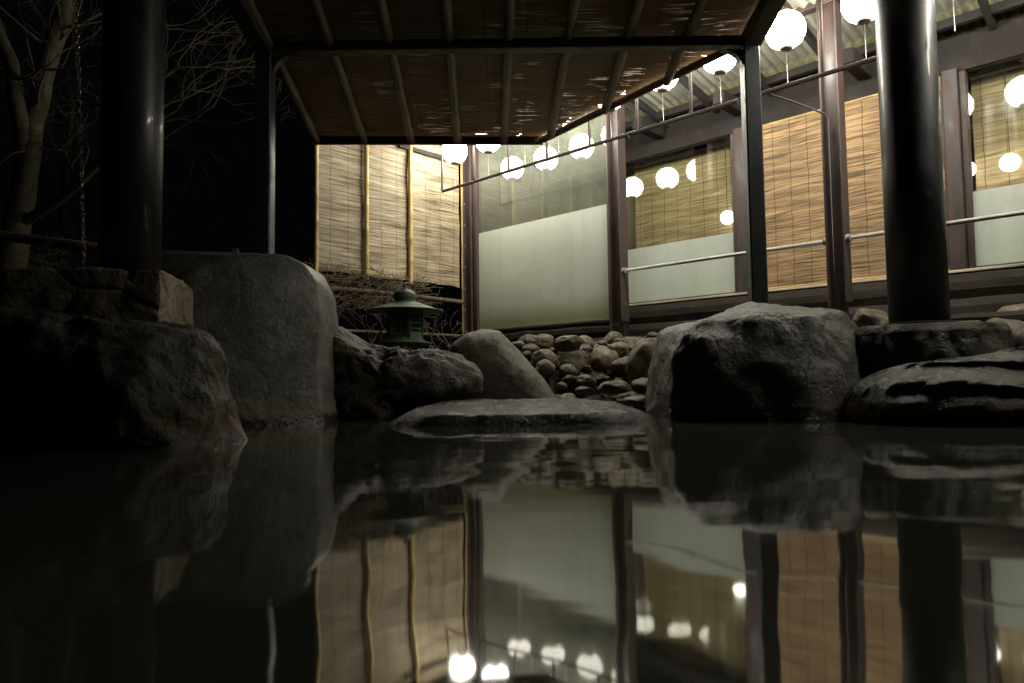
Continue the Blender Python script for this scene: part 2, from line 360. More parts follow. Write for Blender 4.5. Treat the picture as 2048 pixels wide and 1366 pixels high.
P('end_wall',lambda m:m.box(S0-.1,S0-.02,6.95,8.5,.6,3.3),'interior')
# windows
def window(s0,s1,frost,top=2.87):
    fr=P('window',lambda m:(m.bevbox(s0,s0+.05,6.84,6.93,1.15,top,.005),m.bevbox(s1-.05,s1,6.84,6.93,1.15,top,.005),m.box(s0+.045,s1-.045,6.86,6.92,1.147,1.165),m.box(s0+.045,s1-.045,6.86,6.92,top-.03,top-.004)),'maroon')
    ORG[fr]=ORG[cor]
    part('pane',MB().box(s0+.05,s1-.05,6.885,6.891,1.15,top),M['glass'],fr)
    if frost:
        # film stuck on the outer face of the pane
        ob=bpy.data.objects.new('frosted_film',mesh('frosted_film',MB().box(s0+.05,s1-.05,6.878,6.882,1.165,1.80),M['frost'],Vector((s0,6.89,.9))))
        sc.collection.objects.link(ob); ob.parent=fr; ob.location=Vector((s0,6.89,.9))-ORG[cor]
window(-4.85,-3.33,True); window(-3.18,-1.42,False); window(-1.30,.6,True); window(.72,3.0,True)
P('mullion',lambda m:m.bevbox(-3.33,-3.18,6.80,6.95,1.146,2.87,.008),'maroon')
P('mullion',lambda m:m.bevbox(-1.42,-1.30,6.80,6.95,1.146,2.87,.008),'maroon')
P('mullion',lambda m:m.bevbox(.6,.72,6.80,6.95,1.146,2.87,.008),'maroon')
# tall glass bay between the first two posts
fr=P('tall_window',lambda m:(m.bevbox(-6.37,-6.31,5.90,5.97,.87,3.36,.004),m.bevbox(-6.31,-4.31,5.92,5.98,.872,.90,.004),m.bevbox(-4.33,-4.30,5.92,5.97,.90,3.36,.004)),'maroon')
ORG[fr]=ORG[cor]
part('pane',MB().box(-6.31,-4.33,5.945,5.951,.90,3.36),M['dirty'],fr)
ob=bpy.data.objects.new('frosted_film',mesh('frosted_film',MB().box(-6.31,-4.33,5.938,5.942,.90,2.115),M['frost'],Vector((-6.3,5.95,.9))))
sc.collection.objects.link(ob); ob.parent=fr; ob.location=Vector((-6.3,5.95,.9))-ORG[cor]
P('side_wall',lambda m:m.box(-6.35,-4.87,7.3,7.36,.66,3.3),'interior')
# H-section posts
for s in (-6.47,-4.215,-2.03,.15,2.35):
    def hp(m):
        m.bevbox(s-.075,s-.062,5.88,6.02,.60,3.52,.003); m.bevbox(s+.062,s+.075,5.88,6.02,.86,3.52,.003); m.box(s-.061,s+.061,5.944,5.956,.61,3.51)
        m.bevbox(s-.05,s+.04,5.96,6.03,.86,3.5,.003)
    P('post',hp,'maroon')
P('plate_beam',lambda m:m.bevbox(S0,S1,5.90,6.00,3.37,3.50,.006),'maroon')
def rh(c): return 3.20+.16*(6.89-c)
def sheet(m,c0,c1,dz=0):
    pitch=.09; n=int((S1-S0)/pitch*8); rows=[c0+(c1-c0)*i/6 for i in range(7)]
    vs=[(S0+(S1-S0)*i/n, c, rh(c)+dz+.035+.016*math.sin(2*math.pi*(S1-S0)*i/n/pitch)) for c in rows for i in range(n+1)]
    m.add(vs,[(j*(n+1)+i,j*(n+1)+i+1,(j+1)*(n+1)+i+1,(j+1)*(n+1)+i) for j in range(6) for i in range(n)],True)
P('roof_sheet',lambda m:sheet(m,6.60,7.3,.004),'frp',label='yellowed translucent corrugated roof sheet above the header beam')
P('roof_sheet',lambda m:sheet(m,4.85,6.66,.012),'tin',label='grey corrugated roof sheet over the lanterns')
for c in (6.66,5.0): P('purlin',lambda m:m.bevbox(S0,S1,c-.03,c+.03,rh(c)-.075,rh(c)-.002,.005),'header')
for s in [-6.0+.62*i for i in range(20)]:
    P('rafter',lambda m:m.beam((s,4.88,rh(4.88)-.055),(s,6.86,rh(6.86)-.055),.045,.08),'header')
for s in (-4.215,-3.25,-2.03,.15): P('tie_beam',lambda m:m.bevbox(s-.06,s+.06,6.35,6.82,3.0,3.13,.006),'header')
# handrails on the posts
for a,b in ((-4.14,-2.10),(-1.955,.08),(.22,2.2)):
    hr=thing('handrail',{-4.14:'galvanised pipe handrail before the window left of the teal post',-1.955:'galvanised pipe handrail crossing behind the big right pillar',.22:'galvanised pipe handrail far right end'}[a],'handrail',(a,5.98,1.38),'W',group='pipe handrails between the corridor posts')
    part('rail',MB().tube([(a,5.93,1.38),(b,5.93,1.38)],.017,12),M['pipe'],hr)
    for e,k in ((a,1),(b,-1)): part('bracket',MB().tube([(e-.004*k,5.93,1.38),(e+.035*k,5.93,1.38)],.032,14),M['pipe'],hr)
# bamboo blinds of the corridor
def blind(s0,s1,c,h0,h1,mat,label):
    t=thing('reed_blind',label,'bamboo blind',(s0,c,h0),'W',group='reed blinds along the corridor windows')
    m=MB(); ns=int((s1-s0)/.04); nh=int((h1-h0)/.04)
    vs=[(s0+(s1-s0)*i/ns, c+.010*noise.noise(Vector(((s0+(s1-s0)*i/ns)*1.5,(h0+(h1-h0)*j/nh)*6,c)))-.003, h0+(h1-h0)*j/nh) for j in range(nh+1) for i in range(ns+1)]
    m.add(vs,[(j*(ns+1)+i,j*(ns+1)+i+1,(j+1)*(ns+1)+i+1,(j+1)*(ns+1)+i) for j in range(nh) for i in range(ns)],True)
    part('reed_mat',m,M[mat],t)
    part('top_batten',MB().tube([(s0,c,h1+.01),(s1,c,h1+.01)],.014,8),M['bamboo'],t)
    part('bottom_batten',MB().tube([(s0,c,h0-.006),(s1,c,h0-.006)],.010,8),M['bamboo'],t)
blind(-4.80,-3.36,7.16,1.17,2.86,'blind_olive','olive tan reed blind behind the glass left of the teal post')
blind(-3.165,-1.435,6.845,1.165,2.83,'blind_orange','golden orange reed blind hanging in front of the glass behind the maroon post')
blind(-1.27,.58,7.16,1.17,2.86,'blind_olive','pale reed blind behind the glass at the right edge of the view')
blind(.74,2.98,7.16,1.17,2.86,'blind_olive','reed blind beyond the right edge of the view')
# glowing balls added behind the glass, imitating reflections of unseen lamps
for (px,py,lab) in ((1455,435,'small round glowing ball imitating a lamp reflection low behind the glass left of the teal post'),(1932,340,'round glowing ball imitating a lamp reflection beside the mullion right of the big pillar'),(2020,325,'narrow glowing ball imitating a lamp reflection behind the glass at the right edge')):
    u=at(px,py,1)-Vector((0,0,CAM_H)); k=7.02/(u.x*.696+u.y*.718); p=u*k; s=p.x*.718-p.y*.696; h=p.z+CAM_H
    t=thing('reflection_spot',lab,'reflection_ball',(s,7.02,h),'W')
    m=MB(); rr=.075
    m.lathe([(0.001,-rr)]+[(rr*math.cos(a),rr*math.sin(a)) for a in [math.radians(q) for q in range(-75,76,15)]]+[(0.001,rr)],0,0,20); m.v=[v+Vector((s,7.02,h)) for v in m.v]
    part('reflection_ball',m,M['reflection_ball'],t); part('cord',MB().tube([(s,7.02,h+rr),(s,7.02,2.86)],.003,6),M['inner'],t)  # ball and cord are both added to mimic a reflected lamp
# ---------------------------------------------------------------- lantern rack and lanterns
rk=thing('lantern_rack','thin maroon rail on droppers running in front of the posts below the lanterns','rack',(-4.2,5.45,2.58),'W')
part('rail',MB().bevbox(-6.43,-1.45,5.435,5.465,2.565,2.592,.003),M['maroon'],rk)
for s in [-6.43+.564*i for i in range(9)]:
    part('dropper',MB().bevbox(s-.011,s+.011,5.44,5.46,2.593,rh(5.45)-.02,.002),M['maroon'],rk)
for s in (-5.85,-4.9,-3.7,-2.6): part('hook',MB().tube([(s,5.45,2.62),(s,5.43,2.56),(s,5.45,2.53)],.006,6),M['maroon'],rk)
single('conduit','thin bent conduit wire stapled to the middle maroon post','conduit',MB().tube([(-2.35,5.46,2.56),(-2.22,5.6,2.50),(-2.06,5.86,2.42),(-2.04,5.87,2.38),(-2.04,5.87,1.0)],.007,6),M['maroon'],(-2.04,5.87,1.0),'W')
def lantern(s):
    t=thing('round_lantern','glowing white round lantern in the row under the corridor roof','lantern',(s,5.45,3.03),'W',group='round lanterns in a row under the corridor roof')
    pr=[(.05,-.128)]+[( .15*math.cos(math.radians(a))**.92+.003*math.cos(a*.9), .145*math.sin(math.radians(a))) for a in range(-62,63,4)]+[(.055,.128)]
    m=MB(); m.lathe([(max(.02,r),z+3.03) for r,z in pr],s,5.45,36); gl=part('globe',m,M['lamp'],t)
    part('top_cap',MB().lathe([(.056,3.159),(.058,3.175),(.03,3.20),(.012,3.215)],s,5.45,24),M['capmat'],t)
    part('bottom_ring',MB().lathe([(.030,2.872),(.050,2.874),(.052,2.900),(.045,2.902),(.044,2.88),(.030,2.88)],s,5.45,24),M['capmat'],t)
    part('cord',MB().tube([(s,5.45,3.215),(s,5.45,rh(5.45)-.0)],.004,6),M['inner'],t)
    part('string',MB().tube([(s,5.45,2.872),(s+.004,5.45,2.6)],.0022,5),M['pipe'],t)
    return t
L0=lantern(-1.61)
for i in range(-4,9):
    s=-1.61-.574*i
    if i==0: continue
    if i==5: s-=.10
    dup(L0,W(s+R.uniform(-.01,.01),5.45,3.03+R.uniform(-.012,.012)))
names={}
LL=[o for o in sc.objects if o.name.startswith('round_lantern')]
LL.sort(key=lambda o:o.location.x)
where=['nearest the reed screen, leftmost of the row','just right of the leftmost lantern, half under the canopy eave','third from the left, hidden behind the eave','fourth from the left, hidden behind the eave','peeping out under the eave before the second maroon post','second lantern right of the second maroon post, half under the eave','just left of the teal canopy post','large and full, between the teal post and the middle maroon post','cut by the top of the picture beside the big right pillar','beyond the right edge, first','beyond the right edge, second','beyond the right edge, third']+['beyond the right edge, number %d'%q for q in range(4,5)]
for o,wq in zip(LL,where): o['label']='glowing white round lantern '+wq
# ---------------------------------------------------------------- reed screen perpendicular to the corridor (plane s=-6.58)
def onS(px,py,s):
    u=at(px,py,1)-Vector((0,0,CAM_H)); k=s/(u.x*.718-u.y*.696); p=u*k; return p.x*.696+p.y*.718, p.z+CAM_H
SC0=onS(632,420,-6.58)[0]
scn=thing('reed_screen','tall reed screen with bamboo poles standing left of the first maroon post','screen',(-6.62,5.9,.6),'W')
m=MB(); c0,c1=SC0,5.87; nc,nh=70,50
def bot(c): return 1.47+.02*noise.noise(Vector((c*4,0,0)))
vs=[(-6.60+.02*noise.noise(Vector((c*1.7,j*.16,0))), c, bot(c)+(3.25-bot(c))*j/nh) for j in range(nh+1) for c in [c0+(c1-c0)*i/nc for i in range(nc+1)]]
m.add(vs,[(j*(nc+1)+i,j*(nc+1)+i+1,(j+1)*(nc+1)+i+1,(j+1)*(nc+1)+i) for j in range(nh) for i in range(nc)],True)
part('reed_mat',m,M['screen'],scn)
def onS(px,py,s):
    u=at(px,py,1)-Vector((0,0,CAM_H)); k=s/(u.x*.718-u.y*.696); p=u*k; return p.x*.696+p.y*.718, p.z+CAM_H
for px in (632,733,821,926):
    c,h=onS(px,420,-6.56); pts=[(-6.56,c+.004*math.sin(i*1.3),(.62 if px in (632,926) else 1.42)+(3.3-.62)*i/14*(1 if px in(632,926) else .70)) for i in range(15)]
    mb=MB(); zz=pts[0][2]; top=3.3; P_=[];Rr=[]
    while zz<top:
        P_ += [(-6.56,c,zz),(-6.56,c,zz+.012),(-6.56,c,zz+.024)]; Rr+=[.027,.031,.027]; zz+=.27
    P_.append((-6.56,c,top)); Rr.append(.027); mb.tube(P_,Rr,12); part('bamboo_pole',mb,M['bamboo'],scn)
part('dark_gap_bar',MB().beam((-6.55,4.9,3.05),(-6.55,5.85,3.05),.03,.05),M['darkwood'],scn)  # dark bar added in place of the dark open slot atop the screen
part('lower_rail',MB().tube([(-6.56,SC0-.1,1.28),(-6.55,4.5,1.29),(-6.56,5.95,1.27)],[.026,.024,.027],10),M['brush'],scn)
part('lower_rail',MB().tube([(-6.62,SC0-.1,.84),(-6.62,5.95,.85)],.016,8),M['brush'],scn)
# brushwood hung below the screen
m=MB()
for i in range(430):
    c=R.uniform(SC0-.1,5.1+.5*R.random()); h=R.uniform(1.08,1.5); L=R.uniform(.15,.45); a=R.gauss(0,.5)+(math.pi/2 if R.random()<.3 else 0); s=-6.56+R.uniform(-.05,.07)
    p=[(s+R.uniform(-.02,.02),c+math.cos(a)*L*(q-.5)+R.uniform(-.02,.02),h+math.sin(a)*L*(q-.5)*.7+R.uniform(-.02,.02)) for q in (0,.33,.66,1)]
    m.tube(p,[.0045,.004,.003,.002],4,cap=False)
single('brushwood_hedge','tangled brown brushwood bundle hanging under the reed screen','brushwood',m,M['brush'],(-6.56,4,1.08),'W')
# ---------------------------------------------------------------- bath canopy
cp=thing('bath_canopy','dark steel canopy over the pool with reed ceiling and bamboo rafters','canopy',(0,5.3,.3))
def RZ(x,y): return 2.95-.151*((y-5.3)-.0636*(x-0)*1.0)
def rp(x,y,dz=0): return (x,y,RZ(x,y)+dz)
YN=2.6
def edge_y(x): return min(6.84+.055*(x+1.4), (5.20-.696*x)/.718)
def ceil_mesh(dz, inset=0):
    m=MB(); nx,ny=90,90; vs=[]
    for j in range(ny+1):
        for i in range(nx+1):
            x=-1.9+inset+(3.84-2*inset)*i/nx; y1=edge_y(x)-inset; y=YN+(y1-YN)*j/ny
            vs.append(rp(x-.0636*(y-5.3)*.3,y,dz+.008*noise.noise(Vector((x*3,y*3,dz)))))
    m.add(vs,[(j*(nx+1)+i,j*(nx+1)+i+1,(j+1)*(nx+1)+i+1,(j+1)*(nx+1)+i) for j in range(ny) for i in range(nx)],True); return m
part('reed_ceiling',ceil_mesh(.0,.01),M['ceil'],cp)
part('cover_sheet',ceil_mesh(.05,0),M['film'],cp)
for i in range(9):
    x0=-1.90+.462*i; xe=x0
    ye=edge_y(x0)-.03 if x0<1.8 else edge_y(1.8)-.02
    y_s=YN
    xa=x0+ .0636*(6.8-y_s)*.6; xb=x0+.0636*(6.8-ye)*.6
    pts=[(xa+(xb-xa)*q,y_s+(ye-y_s)*q,RZ(xa+(xb-xa)*q,y_s+(ye-y_s)*q)-.045+.004*math.sin(q*9+i)) for q in [k/20 for k in range(21)]]
    part('rafter',MB().tube(pts,[.040+.003*math.sin(k*2.1+i) for k in range(21)],10),M['rafter'],cp)
# eave fascia boards
pA=Vector(rp(-1.93,edge_y(-1.93)))+Vector((0,0,-.03)); pB=Vector(rp(.335,edge_y(.335)-.0))+Vector((0,0,-.03)); pB2=pB+Vector((0,0,.005)); pC=Vector(rp(1.93,edge_y(1.93)))+Vector((0,0,-.02))
part('fascia',MB().beam(pA,pB,.03,.085),M['fasciawood'],cp); part('fascia',MB().beam(pB2,pC,.028,.06),M['fasciawood'],cp)
part('cross_beam',MB().bevbox(-1.81,1.82,5.25,5.35,2.825,2.905,.008),M['greybeam'],cp)
for x in (-1.885,1.875):
    part('post',MB().bevbox(x-.062,x+.062,5.24,5.36,.20,2.93,.010),M['slate'],cp)
    part('side_beam',MB().beam((x,5.228,2.86),(x,YN,2.86+.151*(5.23-YN)),.12,.13),M['greybeam'],cp)
    k=1 if x<0 else -1; vs=[]
    pr=[(0,0),(0,-.16)]+[(.16-.16*math.cos(a),-.16+.16*math.sin(a)) for a in [math.radians(q) for q in range(10,91,16)]]
    bx=x+k*.063; vs=[(bx+k*p[0],y,2.80+p[1]) for y in (5.27,5.33) for p in pr]; n=len(pr)
    part('knee_gusset',MB().add(vs,[tuple(range(n)),tuple(range(2*n-1,n-1,-1))]+[(i,(i+1)%n,n+(i+1)%n,n+i) for i in range(n)]),M['greybeam'],cp)
for y in (3.9,): part('cross_beam',MB().bevbox(-1.80,1.80,y-.06,y+.06,3.0,3.10,.008),M['greybeam'],cp)
# ---------------------------------------------------------------- big round pillars on stone footings
def pillar(label, x, y, r, h0, hb):
    t=thing('steel_pillar',label,'pillar',(x,y,h0))
    part('shaft',MB().lathe([(r,h0),(r,h0+1),(r,h0+2.2),(r,hb)],x,y,64),M['teal'],t)
    part('base_plate',MB().lathe([(r+.03,h0-.012),(r+.03,h0+.006),(r,h0+.008)],x,y,48),M['darkwood'],t)
pillar('thick dark teal pillar on the left, standing on a square stone footing',-2.185,3.98,.162,.865,4.0)
pillar('thick dark pillar on the right, standing on a low round stone footing',2.685,4.6,.178,.60,4.2)
# ---------------------------------------------------------------- rocks
def inpoly_r(poly, cx, cz, th):
    dx,dz=math.cos(th),math.sin(th); best=.001
    for i in range(len(poly)):
        a=poly[i]; b=poly[(i+1)%len(poly)]; ex,ez=b[0]-a[0],b[1]-a[1]; den=dx*ez-dz*ex
        if abs(den)<1e-9: continue
        t=((a[0]-cx)*ez-(a[1]-cz)*ex)/den; u=((a[0]-cx)*dz-(a[1]-cz)*dx)/den
        if t>0 and -1e-6<=u<=1+1e-6: best=max(best,t)
    return best
import bmesh
def ico(sub):
    bm=bmesh.new(); bmesh.ops.create_icosphere(bm,subdivisions=sub,radius=1); vs=[v.co.copy() for v in bm.verts]; fs=[tuple(v.index for v in f.verts) for f in bm.faces]; bm.free(); return vs,fs
ICO={}
def rock(name, label, px, Y, df, db, mat, ctr=None, p=.55, q=.8, amp=.03, freq=2.2, sub=6, cuts=(), ridge=0, seed=0, lean=0, terrace=0):
    poly=[(v.x,v.z) for v in (at(a,b,Y) for a,b in px)]
    if ctr: c_=at(*ctr,Y); cx,cz=c_.x,c_.z
    else: cx=(min(a for a,_ in poly)+max(a for a,_ in poly))/2; cz=(min(b for _,b in poly)+max(b for _,b in poly))/2
    if sub not in ICO: ICO[sub]=ico(sub)
    V,Fc=ICO[sub]; K=720; tab=[inpoly_r(poly,cx,cz,2*math.pi*i/K) for i in range(K)]
    tab=[sum(tab[(i+j)%K]*w for j,w in ((-4,.1),(-2,.2),(0,.4),(2,.2),(4,.1))) for i in range(K)]
    out=[]
    for v in V:
        mm=math.hypot(v.x,v.z); th=math.atan2(v.z,v.x)%(2*math.pi); f=th/(2*math.pi)*K; i=int(f)%K; rr=tab[i]*(1-(f%1))+tab[(i+1)%K]*(f%1)
        mp=mm**p; x=cx+rr*mp*math.cos(th); z=cz+rr*mp*math.sin(th); y=Y+(-df if v.y<0 else db)*abs(v.y)**q+lean*(z-cz)
        out.append(Vector((x,y,z)))
    for (pt,nr,soft) in cuts:
        pt=Vector(pt); nr=Vector(nr).normalized()
        for o in out:
            d=(o-pt).dot(nr)
            if d>0: o -= nr*d*soft
    for o,v in zip(out,V):
        nv=Vector((o.x-cx,(o.y-Y)*.8,o.z-cz)).normalized(); s=Vector((seed*7.1,seed*3.3,seed))
        d=noise.fractal(o*freq+s,.9,2.1,7)*amp
        if ridge: d+=-abs(noise.noise(o*freq*2.3+s))*ridge + ridge*.3
        o+=nv*d
        if terrace:
            q_=(o.z+.13*(o.x-1.9)+.05*noise.noise(o*2+s)+.25*(o.y-Y))/.17; fr_=q_-math.floor(q_)
            o.y+=terrace*(fr_**1.5-.5); o.z-=terrace*.35*fr_
    m=MB(); m.add(out,Fc,True); org=(cx,Y,0)
    return single(name,label,'boulder' if 'boulder' in name else 'rock',m,M[mat],org)
rock('boulder','tall smooth grey granite boulder with a flat top left of the reed screen',
 [(290,1000),(296,880),(300,600),(316,522),(345,512),(450,515),(545,517),(597,521),(632,540),(652,575),(659,640),(660,720),(668,790),(679,845),(686,900),(690,1000)],5.0,.75,.8,'boulder',ctr=(480,780),p=.42,q=.75,amp=.02,freq=1.5,seed=1,
 cuts=[((-1.62,4.52,.6),(.55,-.82,.12),.8)])
rock('boulder','dark mossy brown boulder in the left foreground, rising from the water',
 [(-160,1050),(-160,640),(60,622),(160,636),(250,645),(330,655),(385,668),(415,705),(430,735),(443,775),(462,830),(482,885),(495,960),(500,1050)],3.25,.4,.3,'mossrock',ctr=(170,860),p=.5,q=.85,amp=.07,freq=2.6,ridge=.05,seed=2)
rock('rock','long dark pitted rock in front of the bronze lantern, its snout overhanging',
 [(600,900),(640,668),(668,655),(700,670),(735,690),(770,702),(830,706),(870,702),(905,708),(942,730),(971,762),(968,785),(945,795),(900,800),(850,812),(815,835),(790,900)],5.35,.35,.5,'brownrock',ctr=(770,775),p=.6,q=.8,amp=.05,freq=4.5,ridge=.05,seed=3)
rock('boulder','smooth tan grey wedge shaped boulder behind the flat slab',
 [(860,900),(885,720),(906,688),(935,667),(965,659),(1000,662),(1030,690),(1060,725),(1090,765),(1114,800),(1135,900)],6.0,.35,.5,'midrock',p=.5,amp=.025,freq=2,seed=4)
rock('stone_slab','wide flat wet slab lying low at the water line in the centre',
 [(770,960),(775,860),(800,834),(835,816),(875,804),(930,797),(1050,794),(1150,797),(1225,805),(1275,820),(1303,842),(1318,870),(1320,960)],4.7,.62,.5,'slabrock',p=.38,q=.5,amp=.02,freq=3.6,ridge=.02,seed=5,ctr=(1045,880),cuts=[((0,4.2,.070),(0,-.07,1),.9)])
rock('boulder','large rounded grey boulder right of centre with a pitted, lit top',
 [(1298,1000),(1300,900),(1306,840),(1311,760),(1318,700),(1334,662),(1378,640),(1440,628),(1500,612),(1560,614),(1615,619),(1662,632),(1700,652),(1726,692),(1732,740),(1722,790),(1706,850),(1702,900),(1700,1000)],4.75,.9,.75,'boulder2',ctr=(1520,800),p=.5,q=.72,amp=.042,freq=2.6,ridge=.015,seed=13,
 cuts=[((1.4,4.13,.50),(.0,-.50,1),.5),((1.4,4.25,.3),(-.30,-1,.12),.72),((1.80,4.12,.3),(.85,-1,.2),.8),((1.02,4.4,.62),(-1,-.3,.9),.5),((2.15,4.5,.66),(1,-.3,.9),.5)])
rock('rock','broad wet black rock with a ledge in the right foreground',
 [(1690,1050),(1700,880),(1712,800),(1726,768),(1760,742),(1800,729),(1900,719),(1960,708),(2048,702),(2150,695),(2300,700),(2420,740),(2420,1050)],3.95,.5,.45,'wetrock',ctr=(2050,860),p=.5,q=.75,amp=.03,freq=3,ridge=.03,seed=7,terrace=.045,
 cuts=[((2.3,3.62,.36),(.1,-.6,.5),.6)])
# stone footings
def footing_box(name,label,A,B,C,h0,h1,mat):
    A=Vector((*A,0)); B=Vector((*B,0)); C=Vector((*C,0)); m=MB(); u=B-A; w_=C-A; n=40
    un=u.normalized(); wn=w_.normalized()
    def pt(a,b,c):
        # a,b,c in 0..1; bevelled, cracked into blocks
        p=A+u*a+w_*b+Vector((0,0,h0+(h1-h0)*c)); o=Vector()
        cell=noise.voronoi(Vector((p.x*3.0+4,p.y*3.0,p.z*4.4)))[0]; cr=min(1,(cell[1]-cell[0])*7)
        d=.012*cr-.012+noise.fractal(p*6,1,2,5)*.010
        for q,nn in ((a,un),(b,wn),(c,Vector((0,0,1)))):
            if q<.001: o-=nn
            if q>.999: o+=nn
        e=o.normalized() if o.length else o
        return p+e*d-(o-e)*.012
    for ax in range(3):
        for sd in (0,1):
            vs=[]
            for i in range(n+1):
                for j in range(n+1):
                    t=[i/n,j/n]; t.insert(ax,sd); vs.append(pt(*t))
            m.add(vs,[(i*(n+1)+j,i*(n+1)+j+1,(i+1)*(n+1)+j+1,(i+1)*(n+1)+j) for i in range(n) for j in range(n)])
    ctr=A+(u+w_)/2; return single(name,label,'footing',m,M[mat],(ctr.x,ctr.y,h0))
footing_box('stone_footing','square masonry footing under the thick left pillar, its right face lit',(-1.815,3.60),(-1.945,4.26),(-2.60,3.46),.25,.862,'block')
def round_foot():
    cx,cy=2.685,4.6; m=MB(); n=160; prof=[(.50,-.1),(.50,.2),(.49,.45),(.475,.53),(.44,.575),(.25,.587),(.02,.588)]; vs=[]
    pr=[]
    for i in range(len(prof)-1):
        for k in range(6):
            t=k/6; pr.append((prof[i][0]*(1-t)+prof[i+1][0]*t,prof[i][1]*(1-t)+prof[i+1][1]*t))
    pr.append(prof[-1])
    for r,z in pr:
        for k in range(n):
            a=2*math.pi*k/n; p=Vector((cx+r*math.cos(a),cy+r*math.sin(a),z)); cell=noise.voronoi(Vector((a*2.2,z*2.5,1)))[0]; cr=min(1,(cell[1]-cell[0])*4)
            e=(.03*cr+noise.fractal(p*5,1,2,4)*.02)*(1 if r>.3 else r/.3); vs.append(Vector((cx+(r+e)*math.cos(a),cy+(r+e)*math.sin(a),z)))
    L=len(pr); m.add(vs,[(i*n+k,i*n+(k+1)%n,(i+1)*n+(k+1)%n,(i+1)*n+k) for i in range(L-1) for k in range(n)],True)
    single('stone_footing','low round masonry footing under the thick right pillar','footing',m,M['mossrock'],(cx,cy,0))
round_foot()
# cobbles
V4,F4=ico(4); variants=[]
for k in range(11):
    m=MB(); out=[]
    for v in V4:
        d=1+.22*noise.noise(v*1.1+Vector((k*5,0,0)))+.10*noise.noise(v*2.7+Vector((0,k*4,0)))+.03*noise.noise(v*7+Vector((0,k,2)))
        out.append(v*d)
    if k>6:                                           # broken, angular stones
        for _ in range(7):
            nr=Vector((R.gauss(0,1),R.gauss(0,1),R.gauss(0,1))).normalized(); hh=R.uniform(.5,.85)
            out=[o-nr*max(0,(o.dot(nr)-hh))*.95 for o in out]
        out=[o*(1+.05*noise.fractal(o*4,1,2,4)) for o in out]
    m.add(out,F4,k<7); variants.append(mesh('cobble',m,M['cobble']))
placed=[]
def cobble(x,y,z,r,label='tan or grey stone piled on the bank below the glass wall',grp='cobbles piled on the bank',flat=.7,rot=None,mat=None,k=None):
    o=bpy.data.objects.new('cobble',variants[R.randrange(11) if k is None else k]); sc.collection.objects.link(o)
    o.location=(x,y,z); o.rotation_euler=rot or (R.uniform(-.5,.5),R.uniform(-.5,.5),R.uniform(0,6.3)); o.scale=(r*R.uniform(.85,1.35),r*R.uniform(.8,1.1),r*flat*R.uniform(.85,1.2))
    o['label']=label; o['category']='cobble'
    if grp: o['group']=grp
    return o
# ones that stand out
def cb(px,py,Y,r,label,flat=.7,rot=(0,0,0),k=None):
    p=at(px,py,Y); placed.append((p.x,p.y,p.z,r)); return cobble(p.x,p.y,p.z,r,label,None,flat,rot,k=k)
cb(1175,782,5.5,.085,'shiny black wet cobble just behind the flat slab',.55)
cb(1292,728,5.95,.15,'large upright egg shaped tan cobble beside the big right boulder',1.35,(0,.25,.2),1)
cb(1145,735,6.3,.13,'tall rounded grey brown cobble in the middle of the stacked bank',1.2,(0,.3,0),2)
cb(1205,725,6.35,.15,'dark angular boulder stone leaning under the second maroon post',.9,(.3,-.5,0),3)
cb(1165,700,6.6,.10,'bumpy pale cobble on top of the stacked bank left of the second maroon post',.7)
cb(1262,712,6.4,.10,'grey cobble on end right of the second maroon post',1.3,(0,.1,0))
cb(1228,775,5.75,.12,'flat brown cobble beside the shiny black one',.5)
cb(1288,772,5.6,.12,'flat olive brown cobble against the foot of the big right boulder',.5)
cb(1280,802,5.3,.10,'small flat pinkish cobble low beside the flat slab',.45)
cb(1090,738,6.1,.09,'round pale cobble touching the slope of the wedge boulder',.9)
cb(1948,655,5.15,.14,'long beige cobble right of the thick right pillar',.42,(0,0,.3),4)
cb(2040,642,4.95,.17,'big rounded tan cobble at the right edge above the black rock',.6,(0,0,.3),1)
cb(1725,656,5.6,.13,'pale cobble showing between the big right boulder and the thick pillar',.5)
cb(1780,656,5.55,.12,'thin pale cobble touching the left side of the thick right pillar',.35)
cb(2010,690,4.75,.22,'broad grey stone behind the ledge of the black rock',.7,(0,0,.5),5)
tries=0; n=0
while n<215 and tries<9000:
    tries+=1
    if n<165: x=R.uniform(-.2,2.2); y=R.uniform(5.15,7.7)
    else: s=R.uniform(-2.2,0.4); c=R.uniform(5.35,5.85); p=W(s,c); x,y=p.x,p.y
    c=.696*x+.718*y
    if c>5.84: continue
    if x<.35 and y<6.6 and x<.05: continue
    if y<5.9 and x>1.25 and n<165: continue
    r=.045+.11*R.random()**1.8; g_=gh(x,y)
    z=g_+r*.35+R.uniform(0,.05)
    if any((x-a)**2+(y-b)**2+((z-d)*1.3)**2<((r+e)*.62)**2 for a,b,d,e in placed): continue
    placed.append((x,y,z,r)); cobble(x,y,z,r); n+=1
m=MB()
for i in range(4200):
    x=R.uniform(-1.2,2.4); y=R.uniform(5.2,7.9); c=.696*x+.718*y
    if c>5.86: continue
    z=gh(x,y)+R.uniform(.0,.05); a=R.uniform(0,6.3); l=R.uniform(.014,.04); b=Vector((math.cos(a),math.sin(a),R.uniform(-.4,.5)))*l; d=Vector((-math.sin(a),math.cos(a),R.uniform(-.5,.5)))*l*.45; p=Vector((x,y,z))
    m.add([p-b,p+d,p+b,p-d],[(0,1,2),(0,2,3)])
single('leaf_litter','dead brown leaves and grit between the stones of the bank','litter',m,M['brush'],(0,5.5,0),kind='stuff')
